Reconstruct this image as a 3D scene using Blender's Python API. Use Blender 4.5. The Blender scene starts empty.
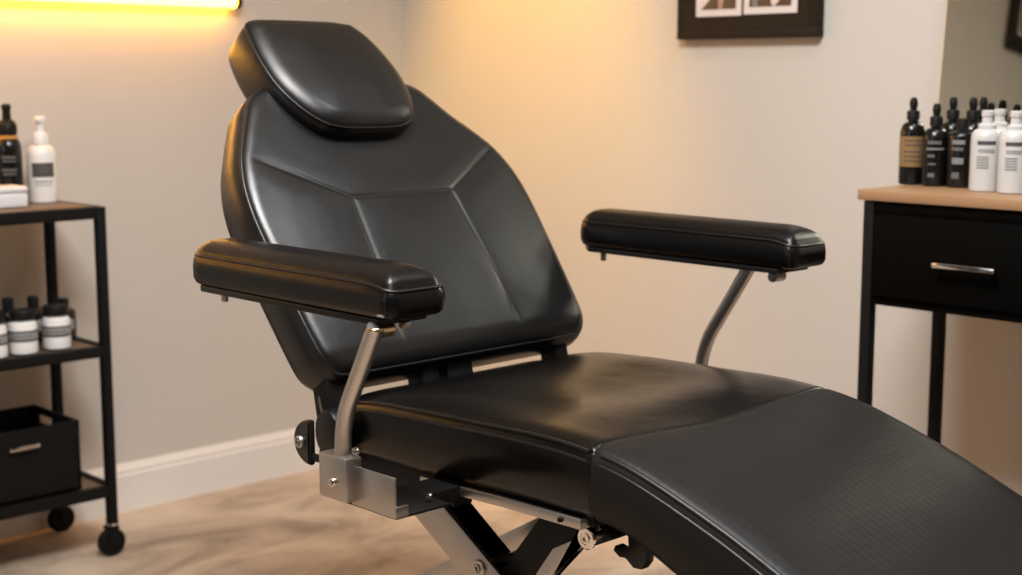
import bpy, bmesh, math, random
import numpy as np
from mathutils import Vector, Matrix
random.seed(4)
C = bpy.context.scene.collection
R = math.radians
PI = math.pi

# ------------------------------------------------------------------ materials
def new_mat(name):
    m = bpy.data.materials.new(name)
    m.use_nodes = True
    nt = m.node_tree
    return m, nt, nt.nodes['Principled BSDF']

def mat(name, col, rough=0.5, metal=0.0, spec=0.5, noise=0.0, nscale=40, bump=0.0, bscale=300, coat=0.0):
    m, nt, b = new_mat(name)
    b.inputs['Base Color'].default_value = (*col, 1)
    b.inputs['Roughness'].default_value = rough
    b.inputs['Metallic'].default_value = metal
    b.inputs['Specular IOR Level'].default_value = spec
    b.inputs['Coat Weight'].default_value = coat
    tc = nt.nodes.new('ShaderNodeTexCoord')
    n = nt.nodes.new('ShaderNodeTexNoise')
    n.inputs['Scale'].default_value = nscale
    n.inputs['Detail'].default_value = 4
    nt.links.new(tc.outputs['Object'], n.inputs['Vector'])
    mx = nt.nodes.new('ShaderNodeMix'); mx.data_type = 'RGBA'
    mx.inputs[6].default_value = (*[c * (1 - noise) for c in col], 1)
    mx.inputs[7].default_value = (*[min(1, c * (1 + noise)) for c in col], 1)
    nt.links.new(n.outputs['Fac'], mx.inputs[0])
    nt.links.new(mx.outputs[2], b.inputs['Base Color'])
    if bump:
        n2 = nt.nodes.new('ShaderNodeTexNoise')
        n2.inputs['Scale'].default_value = bscale
        n2.inputs['Detail'].default_value = 3
        nt.links.new(tc.outputs['Object'], n2.inputs['Vector'])
        bp = nt.nodes.new('ShaderNodeBump')
        bp.inputs['Strength'].default_value = bump
        bp.inputs['Distance'].default_value = 0.002
        nt.links.new(n2.outputs['Fac'], bp.inputs['Height'])
        nt.links.new(bp.outputs['Normal'], b.inputs['Normal'])
    return m

def leather(name, col, rough, weave=0.0, grain=0.12, vary=0.09, spec=.42):
    m, nt, b = new_mat(name)
    tc = nt.nodes.new('ShaderNodeTexCoord')
    n = nt.nodes.new('ShaderNodeTexNoise'); n.inputs['Scale'].default_value = 9; n.inputs['Detail'].default_value = 5
    nt.links.new(tc.outputs['Object'], n.inputs['Vector'])
    mr = nt.nodes.new('ShaderNodeMapRange')
    mr.inputs['To Min'].default_value = rough - vary; mr.inputs['To Max'].default_value = rough + vary
    nt.links.new(n.outputs['Fac'], mr.inputs['Value'])
    nt.links.new(mr.outputs['Result'], b.inputs['Roughness'])
    b.inputs['Base Color'].default_value = (*col, 1)
    b.inputs['Specular IOR Level'].default_value = spec
    g = nt.nodes.new('ShaderNodeTexVoronoi'); g.inputs['Scale'].default_value = 420
    nt.links.new(tc.outputs['Object'], g.inputs['Vector'])
    bp = nt.nodes.new('ShaderNodeBump'); bp.inputs['Strength'].default_value = grain; bp.inputs['Distance'].default_value = 0.0006
    nt.links.new(g.outputs['Distance'], bp.inputs['Height'])
    last = bp
    n3 = nt.nodes.new('ShaderNodeTexNoise'); n3.inputs['Scale'].default_value = 14; n3.inputs['Detail'].default_value = 3
    nt.links.new(tc.outputs['Object'], n3.inputs['Vector'])
    bp3 = nt.nodes.new('ShaderNodeBump'); bp3.inputs['Strength'].default_value = 0.25; bp3.inputs['Distance'].default_value = 0.004
    nt.links.new(n3.outputs['Fac'], bp3.inputs['Height']); nt.links.new(last.outputs['Normal'], bp3.inputs['Normal'])
    last = bp3
    if weave:
        mp = nt.nodes.new('ShaderNodeMapping'); mp.inputs['Rotation'].default_value = (0, 0, R(45))
        nt.links.new(tc.outputs['Object'], mp.inputs['Vector'])
        sx = nt.nodes.new('ShaderNodeSeparateXYZ'); nt.links.new(mp.outputs['Vector'], sx.inputs[0])
        sn = []
        for ax in 'XY':
            mu = nt.nodes.new('ShaderNodeMath'); mu.operation = 'MULTIPLY'; mu.inputs[1].default_value = 2 * PI / .019
            si = nt.nodes.new('ShaderNodeMath'); si.operation = 'SINE'
            nt.links.new(sx.outputs[ax], mu.inputs[0]); nt.links.new(mu.outputs[0], si.inputs[0]); sn.append(si)
        ch = nt.nodes.new('ShaderNodeMath'); ch.operation = 'MULTIPLY'
        nt.links.new(sn[0].outputs[0], ch.inputs[0]); nt.links.new(sn[1].outputs[0], ch.inputs[1])
        bp2 = nt.nodes.new('ShaderNodeBump'); ge = nt.nodes.new('ShaderNodeNewGeometry'); sz_ = nt.nodes.new('ShaderNodeSeparateXYZ'); nt.links.new(ge.outputs['True Normal'], sz_.inputs[0])
        wm = nt.nodes.new('ShaderNodeMapRange'); wm.inputs['From Min'].default_value = .55; wm.inputs['From Max'].default_value = .85; wm.inputs['To Max'].default_value = weave
        nt.links.new(sz_.outputs['Z'], wm.inputs['Value']); nt.links.new(wm.outputs['Result'], bp2.inputs['Strength']); bp2.inputs['Distance'].default_value = 0.0012
        nt.links.new(ch.outputs[0], bp2.inputs['Height']); nt.links.new(last.outputs['Normal'], bp2.inputs['Normal'])
        last = bp2
    nt.links.new(last.outputs['Normal'], b.inputs['Normal'])
    return m

def emit(name, col, s):
    m, nt, b = new_mat(name)
    b.inputs['Base Color'].default_value = (*col, 1)
    b.inputs['Emission Color'].default_value = (*col, 1)
    b.inputs['Emission Strength'].default_value = s
    return m

def wall_mat(name, col):
    m, nt, b = new_mat(name)
    tc = nt.nodes.new('ShaderNodeTexCoord')
    n = nt.nodes.new('ShaderNodeTexNoise'); n.inputs['Scale'].default_value = 2.2; n.inputs['Detail'].default_value = 5
    nt.links.new(tc.outputs['Object'], n.inputs['Vector'])
    mx = nt.nodes.new('ShaderNodeMix'); mx.data_type = 'RGBA'
    mx.inputs[6].default_value = (*[c * .95 for c in col], 1); mx.inputs[7].default_value = (*[c * 1.05 for c in col], 1)
    nt.links.new(n.outputs['Fac'], mx.inputs[0]); nt.links.new(mx.outputs[2], b.inputs['Base Color'])
    b.inputs['Roughness'].default_value = 0.75
    n2 = nt.nodes.new('ShaderNodeTexNoise'); n2.inputs['Scale'].default_value = 160; n2.inputs['Detail'].default_value = 3
    nt.links.new(tc.outputs['Object'], n2.inputs['Vector'])
    bp = nt.nodes.new('ShaderNodeBump'); bp.inputs['Strength'].default_value = 0.15; bp.inputs['Distance'].default_value = 0.002
    nt.links.new(n2.outputs['Fac'], bp.inputs['Height']); nt.links.new(bp.outputs['Normal'], b.inputs['Normal'])
    return m

def floor_mat():
    m, nt, b = new_mat('worn_wood_floor')
    tc = nt.nodes.new('ShaderNodeTexCoord')
    mp = nt.nodes.new('ShaderNodeMapping'); mp.inputs['Scale'].default_value = (1.0, 1.7, 1)
    nt.links.new(tc.outputs['Object'], mp.inputs['Vector'])
    n = nt.nodes.new('ShaderNodeTexNoise'); n.inputs['Scale'].default_value = 2.6; n.inputs['Detail'].default_value = 7; n.inputs['Roughness'].default_value = .62
    n.inputs['Distortion'].default_value = 0.7
    nt.links.new(mp.outputs['Vector'], n.inputs['Vector'])
    cr = nt.nodes.new('ShaderNodeValToRGB')
    e = cr.color_ramp.elements
    e[0].position = .30; e[0].color = (.23, .17, .122, 1)
    e[1].position = .70; e[1].color = (.62, .52, .41, 1)
    x = e.new(.47); x.color = (.42, .325, .245, 1)
    x = e.new(.56); x.color = (.53, .42, .315, 1)
    nt.links.new(n.outputs['Fac'], cr.inputs['Fac'])
    br = nt.nodes.new('ShaderNodeTexBrick')
    br.inputs['Color1'].default_value = (1, 1, 1, 1); br.inputs['Color2'].default_value = (.94, .94, .94, 1)
    br.inputs['Mortar'].default_value = (.86, .84, .82, 1)
    br.inputs['Scale'].default_value = 1.0; br.inputs['Brick Width'].default_value = 1.1; br.inputs['Row Height'].default_value = .15
    br.inputs['Mortar Size'].default_value = .002
    nt.links.new(tc.outputs['Object'], br.inputs['Vector'])
    mx = nt.nodes.new('ShaderNodeMix'); mx.data_type = 'RGBA'; mx.blend_type = 'MULTIPLY'; mx.inputs[0].default_value = 1
    nt.links.new(cr.outputs['Color'], mx.inputs[6]); nt.links.new(br.outputs['Color'], mx.inputs[7])
    nt.links.new(mx.outputs[2], b.inputs['Base Color'])
    b.inputs['Roughness'].default_value = .55
    return m

def wood_mat(name, c1, c2, scale=(1.5, 14, 14)):
    m, nt, b = new_mat(name)
    tc = nt.nodes.new('ShaderNodeTexCoord')
    mp = nt.nodes.new('ShaderNodeMapping'); mp.inputs['Scale'].default_value = scale
    nt.links.new(tc.outputs['Object'], mp.inputs['Vector'])
    n = nt.nodes.new('ShaderNodeTexNoise'); n.inputs['Scale'].default_value = 4; n.inputs['Detail'].default_value = 6
    nt.links.new(mp.outputs['Vector'], n.inputs['Vector'])
    mx = nt.nodes.new('ShaderNodeMix'); mx.data_type = 'RGBA'
    mx.inputs[6].default_value = (*c1, 1); mx.inputs[7].default_value = (*c2, 1)
    nt.links.new(n.outputs['Fac'], mx.inputs[0]); nt.links.new(mx.outputs[2], b.inputs['Base Color'])
    b.inputs['Roughness'].default_value = .45
    return m

M = dict(
    bright_plastic=mat('bright_white_plastic', (.76, .745, .73), .35),
    leather_seat=leather('black_seat_leather', (.0022, .002, .0019), .24, spec=.2),  # same leather as the backrest, specular lowered to darken the seat sides
    leather=leather('black_leather', (.0035, .0035, .0035), .35),
    leather_arm=leather('black_arm_leather', (.0025, .0023, .0023), .32, spec=.2),  # same leather again, specular lowered to darken the pad sides
    leather_weave=leather('black_textured_leather', (.0075, .007, .0068), .46, weave=.13, spec=.13),
    piping=mat('black_piping', (.003, .003, .003), .36, 0, .35),
    seam=mat('seam_thread', (.02, .019, .018), .6),
    steel=mat('brushed_steel', (.40, .375, .35), .36, 1.0, noise=.06, nscale=60),
    steel_tube=mat('satin_tube_steel', (.45, .42, .39), .36, 1.0, noise=.03),
    chrome=mat('chrome', (.75, .73, .70), .12, 1.0),
    brass=mat('brass_tinted_steel', (.75, .58, .34), .22, 1.0),
    black_metal=mat('black_powdercoat', (.005, .005, .005), .5, 0, .15, noise=.1),
    black_plastic=mat('black_plastic', (.005, .005, .005), .4, 0, .3),
    dark_rubber=mat('dark_rubber', (.004, .004, .004), .65, 0, .15),
    wall=wall_mat('beige_wall', (.53, .495, .455)),
    wall_dark=wall_mat('dark_taupe_wall', (.16, .14, .125)),
    ceiling=wall_mat('white_ceiling', (.75, .73, .70)),
    trim=mat('white_trim_paint', (.72, .69, .66), .45),
    floor=floor_mat(),
    oak=wood_mat('light_oak', (.25, .14, .068), (.34, .20, .108), (14, 1.5, 14)),
    dark_wood=wood_mat('dark_wood', (.085, .052, .03), (.15, .095, .055)),
    cabinet=mat('black_cabinet', (.002, .0018, .0015), .6, 0, .03, noise=.1),
    white_plastic=mat('white_plastic', (.48, .475, .465), .35),
    white_box=mat('white_ceramic', (.70, .69, .70), .4),
    black_gloss=mat('black_bottle', (.004, .004, .004), .22, 0, .4),
    black_matte=mat('black_matte_cap', (.004, .004, .004), .5, 0, .25),
    label_dark=mat('dark_label', (.06, .055, .052), .6),
    label_grey=mat('grey_label', (.25, .25, .245), .6),
    label_gold=mat('gold_label', (.20, .12, .04), .5, noise=.2),
    ink=mat('grey_ink', (.17, .165, .16), .6),
    ink_dim=mat('dim_grey_ink', (.09, .087, .085), .6),
    ink_black=mat('black_ink', (.05, .045, .05), .6),
    amber=mat('amber_pump', (.55, .27, .06), .25),
    frame_brown=mat('dark_brown_frame', (.017, .011, .006), .6, 0, .2, noise=.15),
    frame_black=mat('frame_edge_black', (.012, .011, .011), .4),
    mat_board=mat('white_mat_board', (.66, .60, .57), .7),
    photo_dark=mat('dark_photo_print', (.045, .032, .028), .35, noise=.8, nscale=16),
    photo_skin=mat('tan_print_ink', (.36, .22, .17), .4),
    photo_light=mat('pale_print_ink', (.62, .55, .50), .4),
    photo_grey=mat('grey_print_ink', (.17, .165, .17), .4),
    bar_light=emit('lamp_diffuser', (1.0, .43, .034), 22.0),
    lamp_cap=mat('dark_bronze', (.06, .035, .015), .35, 1.0),
    panel_light=emit('ceiling_panel_diffuser', (1.0, .90, .78), 2.0),
)
gm, gnt, gb = new_mat('mirror_glass')
gb.inputs['Base Color'].default_value = (.66, .63, .52, 1); gb.inputs['Metallic'].default_value = 1; gb.inputs['Roughness'].default_value = .02
M['mirror'] = gm
M['mirror_edge'] = mat('mirror_bevel', (.50, .43, .34), .5)

# ------------------------------------------------------------------ mesh kit
class MB:
    """collects verts/faces for ONE mesh"""
    def __init__(s): s.v = []; s.f = []
    def add(s, vs, fs):
        o = len(s.v); s.v += [tuple(v) for v in vs]; s.f += [tuple(i + o for i in f) for f in fs]; return s
    def box(s, lo, hi, bev=0.0, seg=2, rot=None, about=None):
        bm = bmesh.new(); bmesh.ops.create_cube(bm, size=1)
        c = [(a + b) / 2 for a, b in zip(lo, hi)]; d = [b - a for a, b in zip(lo, hi)]
        bmesh.ops.scale(bm, vec=d, verts=bm.verts)
        if bev: bmesh.ops.bevel(bm, geom=bm.edges[:], offset=bev, segments=seg, affect='EDGES', profile=.5)
        if rot is not None: bmesh.ops.rotate(bm, verts=bm.verts, cent=(0, 0, 0), matrix=rot)
        bmesh.ops.translate(bm, vec=c, verts=bm.verts)
        s.bm(bm); return s
    def bm(s, bm):
        bm.verts.index_update()
        s.add([v.co[:] for v in bm.verts], [[v.index for v in f.verts] for f in bm.faces]); bm.free(); return s
    def tube(s, pts, r, seg=16, closed=False, caps=True):
        pts = [Vector(p) for p in pts]; n = len(pts); rr = r if hasattr(r, '__len__') else [r] * n
        vs = []; fs = []; up = None
        for i, p in enumerate(pts):
            if closed: t = (pts[(i + 1) % n] - pts[i - 1])
            else: t = pts[min(i + 1, n - 1)] - pts[max(i - 1, 0)]
            if t.length < 1e-9: t = Vector((0, 0, 1))
            t.normalize()
            if up is None:
                up = t.orthogonal().normalized()
            up = (up - t * up.dot(t)); up = up.normalized() if up.length > 1e-6 else t.orthogonal().normalized()
            w = t.cross(up)
            for k in range(seg):
                a = 2 * PI * k / seg
                vs.append(p + (up * math.cos(a) + w * math.sin(a)) * rr[i])
        m = n if closed else n - 1
        for i in range(m):
            j = (i + 1) % n
            for k in range(seg):
                l = (k + 1) % seg
                fs.append((i * seg + k, i * seg + l, j * seg + l, j * seg + k))
        if not closed and caps:
            fs.append(tuple(range(seg))[::-1]); fs.append(tuple((n - 1) * seg + k for k in range(seg)))
        return s.add(vs, fs)
    def lathe(s, prof, seg=28, c=(0, 0, 0), axis='z', caps=True):
        vs = []; fs = []
        for r, z in prof:
            for k in range(seg):
                a = 2 * PI * k / seg; x, y = r * math.cos(a), r * math.sin(a)
                p = (x, y, z) if axis == 'z' else ((z, x, y) if axis == 'x' else (y, z, x))
                vs.append((p[0] + c[0], p[1] + c[1], p[2] + c[2]))
        for i in range(len(prof) - 1):
            for k in range(seg):
                l = (k + 1) % seg
                fs.append((i * seg + k, i * seg + l, (i + 1) * seg + l, (i + 1) * seg + k))
        if caps:
            fs.append(tuple(range(seg))[::-1]); fs.append(tuple((len(prof) - 1) * seg + k for k in range(seg)))
        return s.add(vs, fs)
    def prism(s, poly, org, U, V, N, t0, t1, bev=0.0):
        bm = bmesh.new(); org, U, V, N = map(Vector, (org, U, V, N))
        lo = [bm.verts.new(org + U * a + V * b + N * t0) for a, b in poly]
        hi = [bm.verts.new(org + U * a + V * b + N * t1) for a, b in poly]
        n = len(poly)
        bm.faces.new(lo[::-1]); bm.faces.new(hi)
        for i in range(n):
            j = (i + 1) % n; bm.faces.new((lo[i], lo[j], hi[j], hi[i]))
        bmesh.ops.recalc_face_normals(bm, faces=bm.faces[:])
        if bev: bmesh.ops.bevel(bm, geom=[e for e in bm.edges if len(e.link_faces) == 2 and e.calc_face_angle(0) > .5], offset=bev, segments=2, affect='EDGES', profile=.5)
        return s.bm(bm)
    def build(s, name, m, parent=None, ang=35, at=(0, 0, 0), smooth=True):
        me = bpy.data.meshes.new(name)
        me.from_pydata([(v[0] - at[0], v[1] - at[1], v[2] - at[2]) for v in s.v], [], s.f); me.validate()
        bm = bmesh.new(); bm.from_mesh(me); bmesh.ops.recalc_face_normals(bm, faces=bm.faces[:]); bm.to_mesh(me); bm.free()
        if smooth:
            me.polygons.foreach_set('use_smooth', [True] * len(me.polygons)); me.set_sharp_from_angle(angle=R(ang))
        me.materials.append(m)
        o = bpy.data.objects.new(name, me); C.objects.link(o)
        if parent is not None: o.parent = parent
        return o

def tag(o, label, cat, group=None):
    o['label'] = label; o['category'] = cat
    if group: o['group'] = group
    return o
def thing(name, label, cat, loc=(0, 0, 0), rz=0, group=None):
    o = bpy.data.objects.new(name, None); o.empty_display_size = .05; C.objects.link(o)
    o.location = loc; o.rotation_euler = (0, 0, rz)
    return tag(o, label, cat, group)
def struct(o): o['kind'] = 'structure'; return o
def dup(root, loc, rz, label, group=None):
    r = root.copy(); C.objects.link(r); r.location = loc; r.rotation_euler = (0, 0, rz); r['label'] = label
    if group: r['group'] = group
    for ch in list(root.children):
        c = ch.copy(); C.objects.link(c); c.parent = r
        for g in list(ch.children):
            d = g.copy(); C.objects.link(d); d.parent = c
    return r

def smooth_loop(pts, n=240, k=12):
    """closed loop through pts (centripetal-ish Catmull-Rom) resampled to n equal steps"""
    p = np.array(pts, float); m = len(p); out = []
    for i in range(m):
        p0, p1, p2, p3 = p[i - 1], p[i], p[(i + 1) % m], p[(i + 2) % m]
        L = np.linalg.norm(p2 - p1)
        t1 = (p2 - p0) / (np.linalg.norm(p1 - p0) + L) * L; t2 = (p3 - p1) / (np.linalg.norm(p3 - p2) + L) * L
        for q in np.arange(k) / k:
            out.append((2 * q**3 - 3 * q**2 + 1) * p1 + (q**3 - 2 * q**2 + q) * t1 + (-2 * q**3 + 3 * q**2) * p2 + (q**3 - q**2) * t2)
    p = np.array(out)
    d = np.linalg.norm(np.roll(p, -1, 0) - p, axis=1); cum = np.concatenate([[0], np.cumsum(d)])
    t = np.linspace(0, cum[-1], n, endpoint=False); pc = np.vstack([p, p[:1]])
    return np.stack([np.interp(t, cum, pc[:, 0]), np.interp(t, cum, pc[:, 1])], 1)
def seg_dist(P, a, b):
    a = np.array(a, float); b = np.array(b, float); d = b - a
    t = np.clip(((P - a) @ d) / (d @ d), 0, 1)
    return np.linalg.norm(P - (a + t[:, None] * d), axis=1)
def poly_dist(P, loop):
    out = np.full(len(P), 9.)
    for i in range(len(loop)): out = np.minimum(out, seg_dist(P, loop[i - 1], loop[i]))
    return out
def sstep(x): x = np.clip(x, 0, 1); return x * x * (3 - 2 * x)

def cushion(loop, org, U, V, N, hfun, thick, rings=60, cen=None, lip=.006):
    """upholstered pad: front heightfield inside loop, flat-ish sides, back. returns MB, loop in world"""
    org, U, V, N = [np.array(x, float) for x in (org, U, V, N)]
    n = len(loop); c = np.array(cen if cen is not None else loop.mean(0))
    s = 1 - (np.arange(rings) / rings) ** 1.25
    pts = np.concatenate([c + (loop - c) * k for k in s] + [c[None]])
    small = loop[::max(1, n // 120)]
    d = poly_dist(pts, small); d[:n] = 0
    h = hfun(pts[:, 0], pts[:, 1], d, np.concatenate([np.repeat(s, n), [0.]]))
    W = lambda q, hh: org + q[:, :1] * U + q[:, 1:] * V + np.asarray(hh)[:, None] * N
    front = W(pts, h)
    mb = MB(); fs = []
    for i in range(rings - 1):
        for k in range(n):
            l = (k + 1) % n; fs.append((i * n + k, i * n + l, (i + 1) * n + l, (i + 1) * n + k))
    last = rings * n
    for k in range(n): fs.append(((rings - 1) * n + k, (rings - 1) * n + (k + 1) % n, last))
    vs = [tuple(v) for v in front]
    tk = thick(loop[:, 0], loop[:, 1])
    # side rings
    side = [(lip, .12), (lip * 1.3, .4), (lip * 1.2, .75), (.3 * lip, .93), (-lip, 1.0)]
    nrm = np.roll(loop, -1, 0) - np.roll(loop, 1, 0); nrm = np.stack([nrm[:, 1], -nrm[:, 0]], 1); nrm /= np.linalg.norm(nrm, axis=1)[:, None]
    prev = list(range(n))
    for off, fr in side:
        ring = W(loop + nrm * off, h[:n] * (1 - fr) - tk * fr); b = len(vs); vs += [tuple(v) for v in ring]; cur = list(range(b, b + n))
        for k in range(n):
            l = (k + 1) % n; fs.append((prev[l], prev[k], cur[k], cur[l]))
        prev = cur
    for kk in (.6, .25):
        q = c + (loop - c) * kk
        ring = W(q, -np.full(n, 1.) * thick(q[:, 0], q[:, 1])); b = len(vs); vs += [tuple(v) for v in ring]; cur = list(range(b, b + n))
        for k in range(n):
            l = (k + 1) % n; fs.append((prev[l], prev[k], cur[k], cur[l]))
        prev = cur
    fs.append(tuple(prev)[::-1])
    mb.add(vs, fs)
    return mb, W(loop, h[:n])

# ------------------------------------------------------------------ room
X0, X1, Y0, Y1, ZC = -1.9, 2.825, -2.4, 3.42, 2.55
WT = .12
struct(MB().box((X0, Y0, -.1), (X1, Y1, 0)).build('floor', M['floor'], smooth=False))
struct(MB().box((X0, Y0, ZC), (X1, Y1, ZC + .1)).build('ceiling', M['ceiling'], smooth=False))
struct(MB().box((X0 - WT, Y1, -.1), (X1 + WT, Y1 + WT, ZC + .1)).build('wall_left', M['wall'], smooth=False))
struct(MB().box((X1, Y0, -.1), (X1 + WT, Y1, ZC + .1)).build('wall_right', M['wall'], smooth=False))
struct(MB().box((X0 - WT, Y0 - WT, -.1), (X1 + WT, Y0, ZC + .1)).build('wall_back', M['wall_dark'], smooth=False))
struct(MB().box((X0 - WT, Y0, -.1), (X0, Y1, ZC + .1)).build('wall_near', M['wall_dark'], smooth=False))

def baseboard(name, a, b, inward):
    a = Vector(a); b = Vector(b); d = (b - a); L = d.length; d.normalize(); n = Vector(inward)
    prof = [(0, 0), (.018, 0), (.018, .098), (.015, .104), (.015, .112), (.009, .122), (.006, .128), (0, .128)]
    vs = []; k = len(prof)
    for p in (a, b):
        for u, z in prof: vs.append(p + n * u + Vector((0, 0, z)))
    fs = [(i, (i + 1) % k, k + (i + 1) % k, k + i) for i in range(k)] + [tuple(range(k)), tuple(range(k, 2 * k))[::-1]]
    return struct(MB().add(vs, fs).build(name, M['trim'], ang=25))
baseboard('baseboard_left', (X0, Y1, 0), (X1, Y1, 0), (0, -1, 0))
baseboard('baseboard_right', (X1, Y0, 0), (X1, Y1 - .018, 0), (-1, 0, 0))

# ------------------------------------------------------------------ wall light bar on the left wall
t = thing('wall_light', 'glowing warm tubular light bar mounted high on the left wall', 'light', (1.45, Y1, 1.35))
MB().box((-.10, Y1 - .012, 1.338), (2.216, Y1, 1.372), .003).build('backplate', M['lamp_cap'], t, at=(1.45, Y1, 1.35))
def rrect(w, h, r, k=6):
    out = []
    for cxx, czz, a0 in ((w / 2 - r, h / 2 - r, 0), (-w / 2 + r, h / 2 - r, 90), (-w / 2 + r, -h / 2 + r, 180), (w / 2 - r, -h / 2 + r, 270)):
        for i in range(k + 1):
            a = R(a0 + 90 * i / k); out.append((cxx + r * math.cos(a), czz + r * math.sin(a)))
    return out
MB().prism(rrect(.036, .048, .016), (0, Y1 - .034, 1.353), (0, 1, 0), (0, 0, 1), (1, 0, 0), -.09, 2.211).build('diffuser', M['bar_light'], t, at=(1.45, Y1, 1.35))
for xa, xb in ((2.211, 2.228), (-.107, -.09)):
    MB().prism(rrect(.040, .052, .017), (0, Y1 - .034, 1.353), (0, 1, 0), (0, 0, 1), (1, 0, 0), xa, xb, .003).build('end_cap', M['lamp_cap'], t, at=(1.45, Y1, 1.35))

# ------------------------------------------------------------------ framed pictures
def picture(name, label, org, U, N, w, h, panels, depth=.03):
    """org = bottom-left corner against the wall; U right along the wall, N out of the wall"""
    t = thing(name, label, 'picture', org)
    o = Vector((0, 0, 0)); U = Vector(U); N = Vector(N); V = Vector((0, 0, 1)); b = .022
    m = MB()
    def bar(u0, u1, v0, v1, n0, n1, bev=.002):
        mm.prism([(u0, v0), (u1, v0), (u1, v1), (u0, v1)], o, U, V, N, n0, n1, bev)
    mm = m
    bar(0, w, 0, b, .001, depth); bar(0, w, h - b, h, .001, depth); bar(0, b, b, h - b, .001, depth); bar(w - b, w, b, h - b, .001, depth)
    m.build('frame', M['frame_brown'], t)
    mm = MB(); bar(b, w - b, b, h - b, .001, depth - .0005, 0); bd = mm.build('backing_board', M['frame_brown'], t)
    for (u0, v0, u1, v1, shapes) in panels:
        mm = MB(); bar(u0, u1, v0, v1, depth - .002, depth + .0005, 0)
        p = mm.build('mat_board', M['mat_board'], t)
        q = .016
        mm = MB(); bar(u0 + q, u1 - q, v0 + q, v1 - q, depth, depth + .0011, 0); mm.build('print', M['photo_dark'], p)
        for poly, mk in shapes:
            mm = MB(); mm.prism([(u0 + q + a * (u1 - u0 - 2 * q), v0 + q + c * (v1 - v0 - 2 * q)) for a, c in poly], o, U, V, N, depth + .0008, depth + .0017); mm.build('printed_shape', M[mk], p)
    return t
# right wall: seen from the room, "right" is -Y
picture('picture_frame', 'dark brown picture frame with two small white-bordered pictures on the right wall', (X1, 2.328, 1.236), (0, -1, 0), (-1, 0, 0), .408, .32,
        [(.060, .053, .196, .258, [([(0, 0), (.16, .08), (.35, .22), (.2, .5), (0, .35)], 'photo_light'), ([(.5, .0), (.62, 0), (.68, .3), (.6, .55), (.48, .4)], 'photo_skin')]),
         (.203, .055, .354, .258, [([(.08, 0), (.2, 0), (.24, .6), (.1, .6)], 'photo_grey'), ([(.52, .04), (.6, 0), (.7, .06), (.68, .3), (.56, .25)], 'photo_light')])])
picture('picture_frame', 'dark picture frame on left wall, seen only reflected in the mirror', (-1.42, Y1, 1.93), (1, 0, 0), (0, -1, 0), .46, .55,
        [(.07, .08, .39, .52, [([(.2, 0), (.6, 0), (.5, .6)], 'photo_grey')])])

# ------------------------------------------------------------------ mirror on the right wall
t = thing('wall_mirror', 'tall frameless mirror leaning on the right wall behind the table bottles', 'mirror', (X1 - .06, 1.34, .945))
def rr_poly(y0, y1, z0, z1, r, k=6):
    out = []
    for cy_, cz_, a0 in ((y1 - r, z1 - r, 0), (y0 + r, z1 - r, 90), (y0 + r, z0 + r, 180), (y1 - r, z0 + r, 270)):
        for i in range(k + 1):
            a = R(a0 + 90 * i / k); out.append((cy_ + r * math.cos(a), cz_ + r * math.sin(a)))
    return out
at = (X1 - .06, 1.34, .945)
LEAN = R(5)      # stands on the table's back edge and leans back on the wall
mv = Vector((math.sin(LEAN), 0, math.cos(LEAN))); mn = Vector((-math.cos(LEAN), 0, math.sin(LEAN))); mo = (X1 - .105, 0, .945)
MB().prism(rr_poly(1.10, 1.578, 0, 1.1, .05), mo, (0, 1, 0), mv, mn, -.008, 0, .002).build('edge', M['mirror_edge'], t, at=at)
MB().prism(rr_poly(1.106, 1.571, .006, 1.094, .046), mo, (0, 1, 0), mv, mn, 0, .0012).build('glass', M['mirror'], t, at=at)

# ------------------------------------------------------------------ black console table
CT = .934
bx0, bx1, by0, by1 = 2.40, 2.745, .42, 1.535
tb = thing('console_table', 'black drawer table with light wood top against the right wall', 'table', (2.57, .98, 0)); at = (2.57, .98, 0)
MB().box((bx0 - .006, by0 - .01, CT - .02), (bx1, by1 + .006, CT), .002).build('table_top', M['oak'], tb, at=at)
for x in (bx0 + .011, 2.68):
    for y in (by1 - .016, by0 + .016):
        MB().box((x - .011, y - .011, .006), (x + .011, y + .011, CT - .021), .0015).build('leg', M['black_metal'], tb, at=at)
for y in (by1 - .016, by0 + .016):
    for x in (bx0 + .011, 2.68):
        MB().box((x - .013, y - .013, 0), (x + .013, y + .013, .006), .001).build('foot_pad', M['dark_rubber'], tb, at=at)
m = MB(); m.box((bx0 + .004, by0 + .028, .722), (2.672, by1 - .028, CT - .021), .001)
m.box((bx0 + .002, by0 + .028, CT - .042), (bx0 + .02, by1 - .028, CT - .021), .001); m.box((bx0 + .002, by0 + .028, .715), (bx0 + .02, by1 - .028, .730), .001)
m.build('body', M['cabinet'], tb, at=at)
for ya, yb in ((by1 - .034, by1 - .034 - .50), (by1 - .034 - .51, by0 + .034)):
    dr = MB().box((bx0 - .008, yb, .733), (bx0 + .016, ya, CT - .046), .003).build('drawer', M['cabinet'], tb, at=at)
    hy = ya - .200 if ya > 1.2 else (ya + yb) / 2
    hm = MB().box((bx0 - .034, hy - .062, .802), (bx0 - .026, hy + .062, .812), .002)
    for s in (-.05, .05): hm.box((bx0 - .028, hy + s - .004, .803), (bx0 - .007, hy + s + .004, .811), .001)
    hm.build('handle', M['chrome'], dr, at=at)

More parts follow.
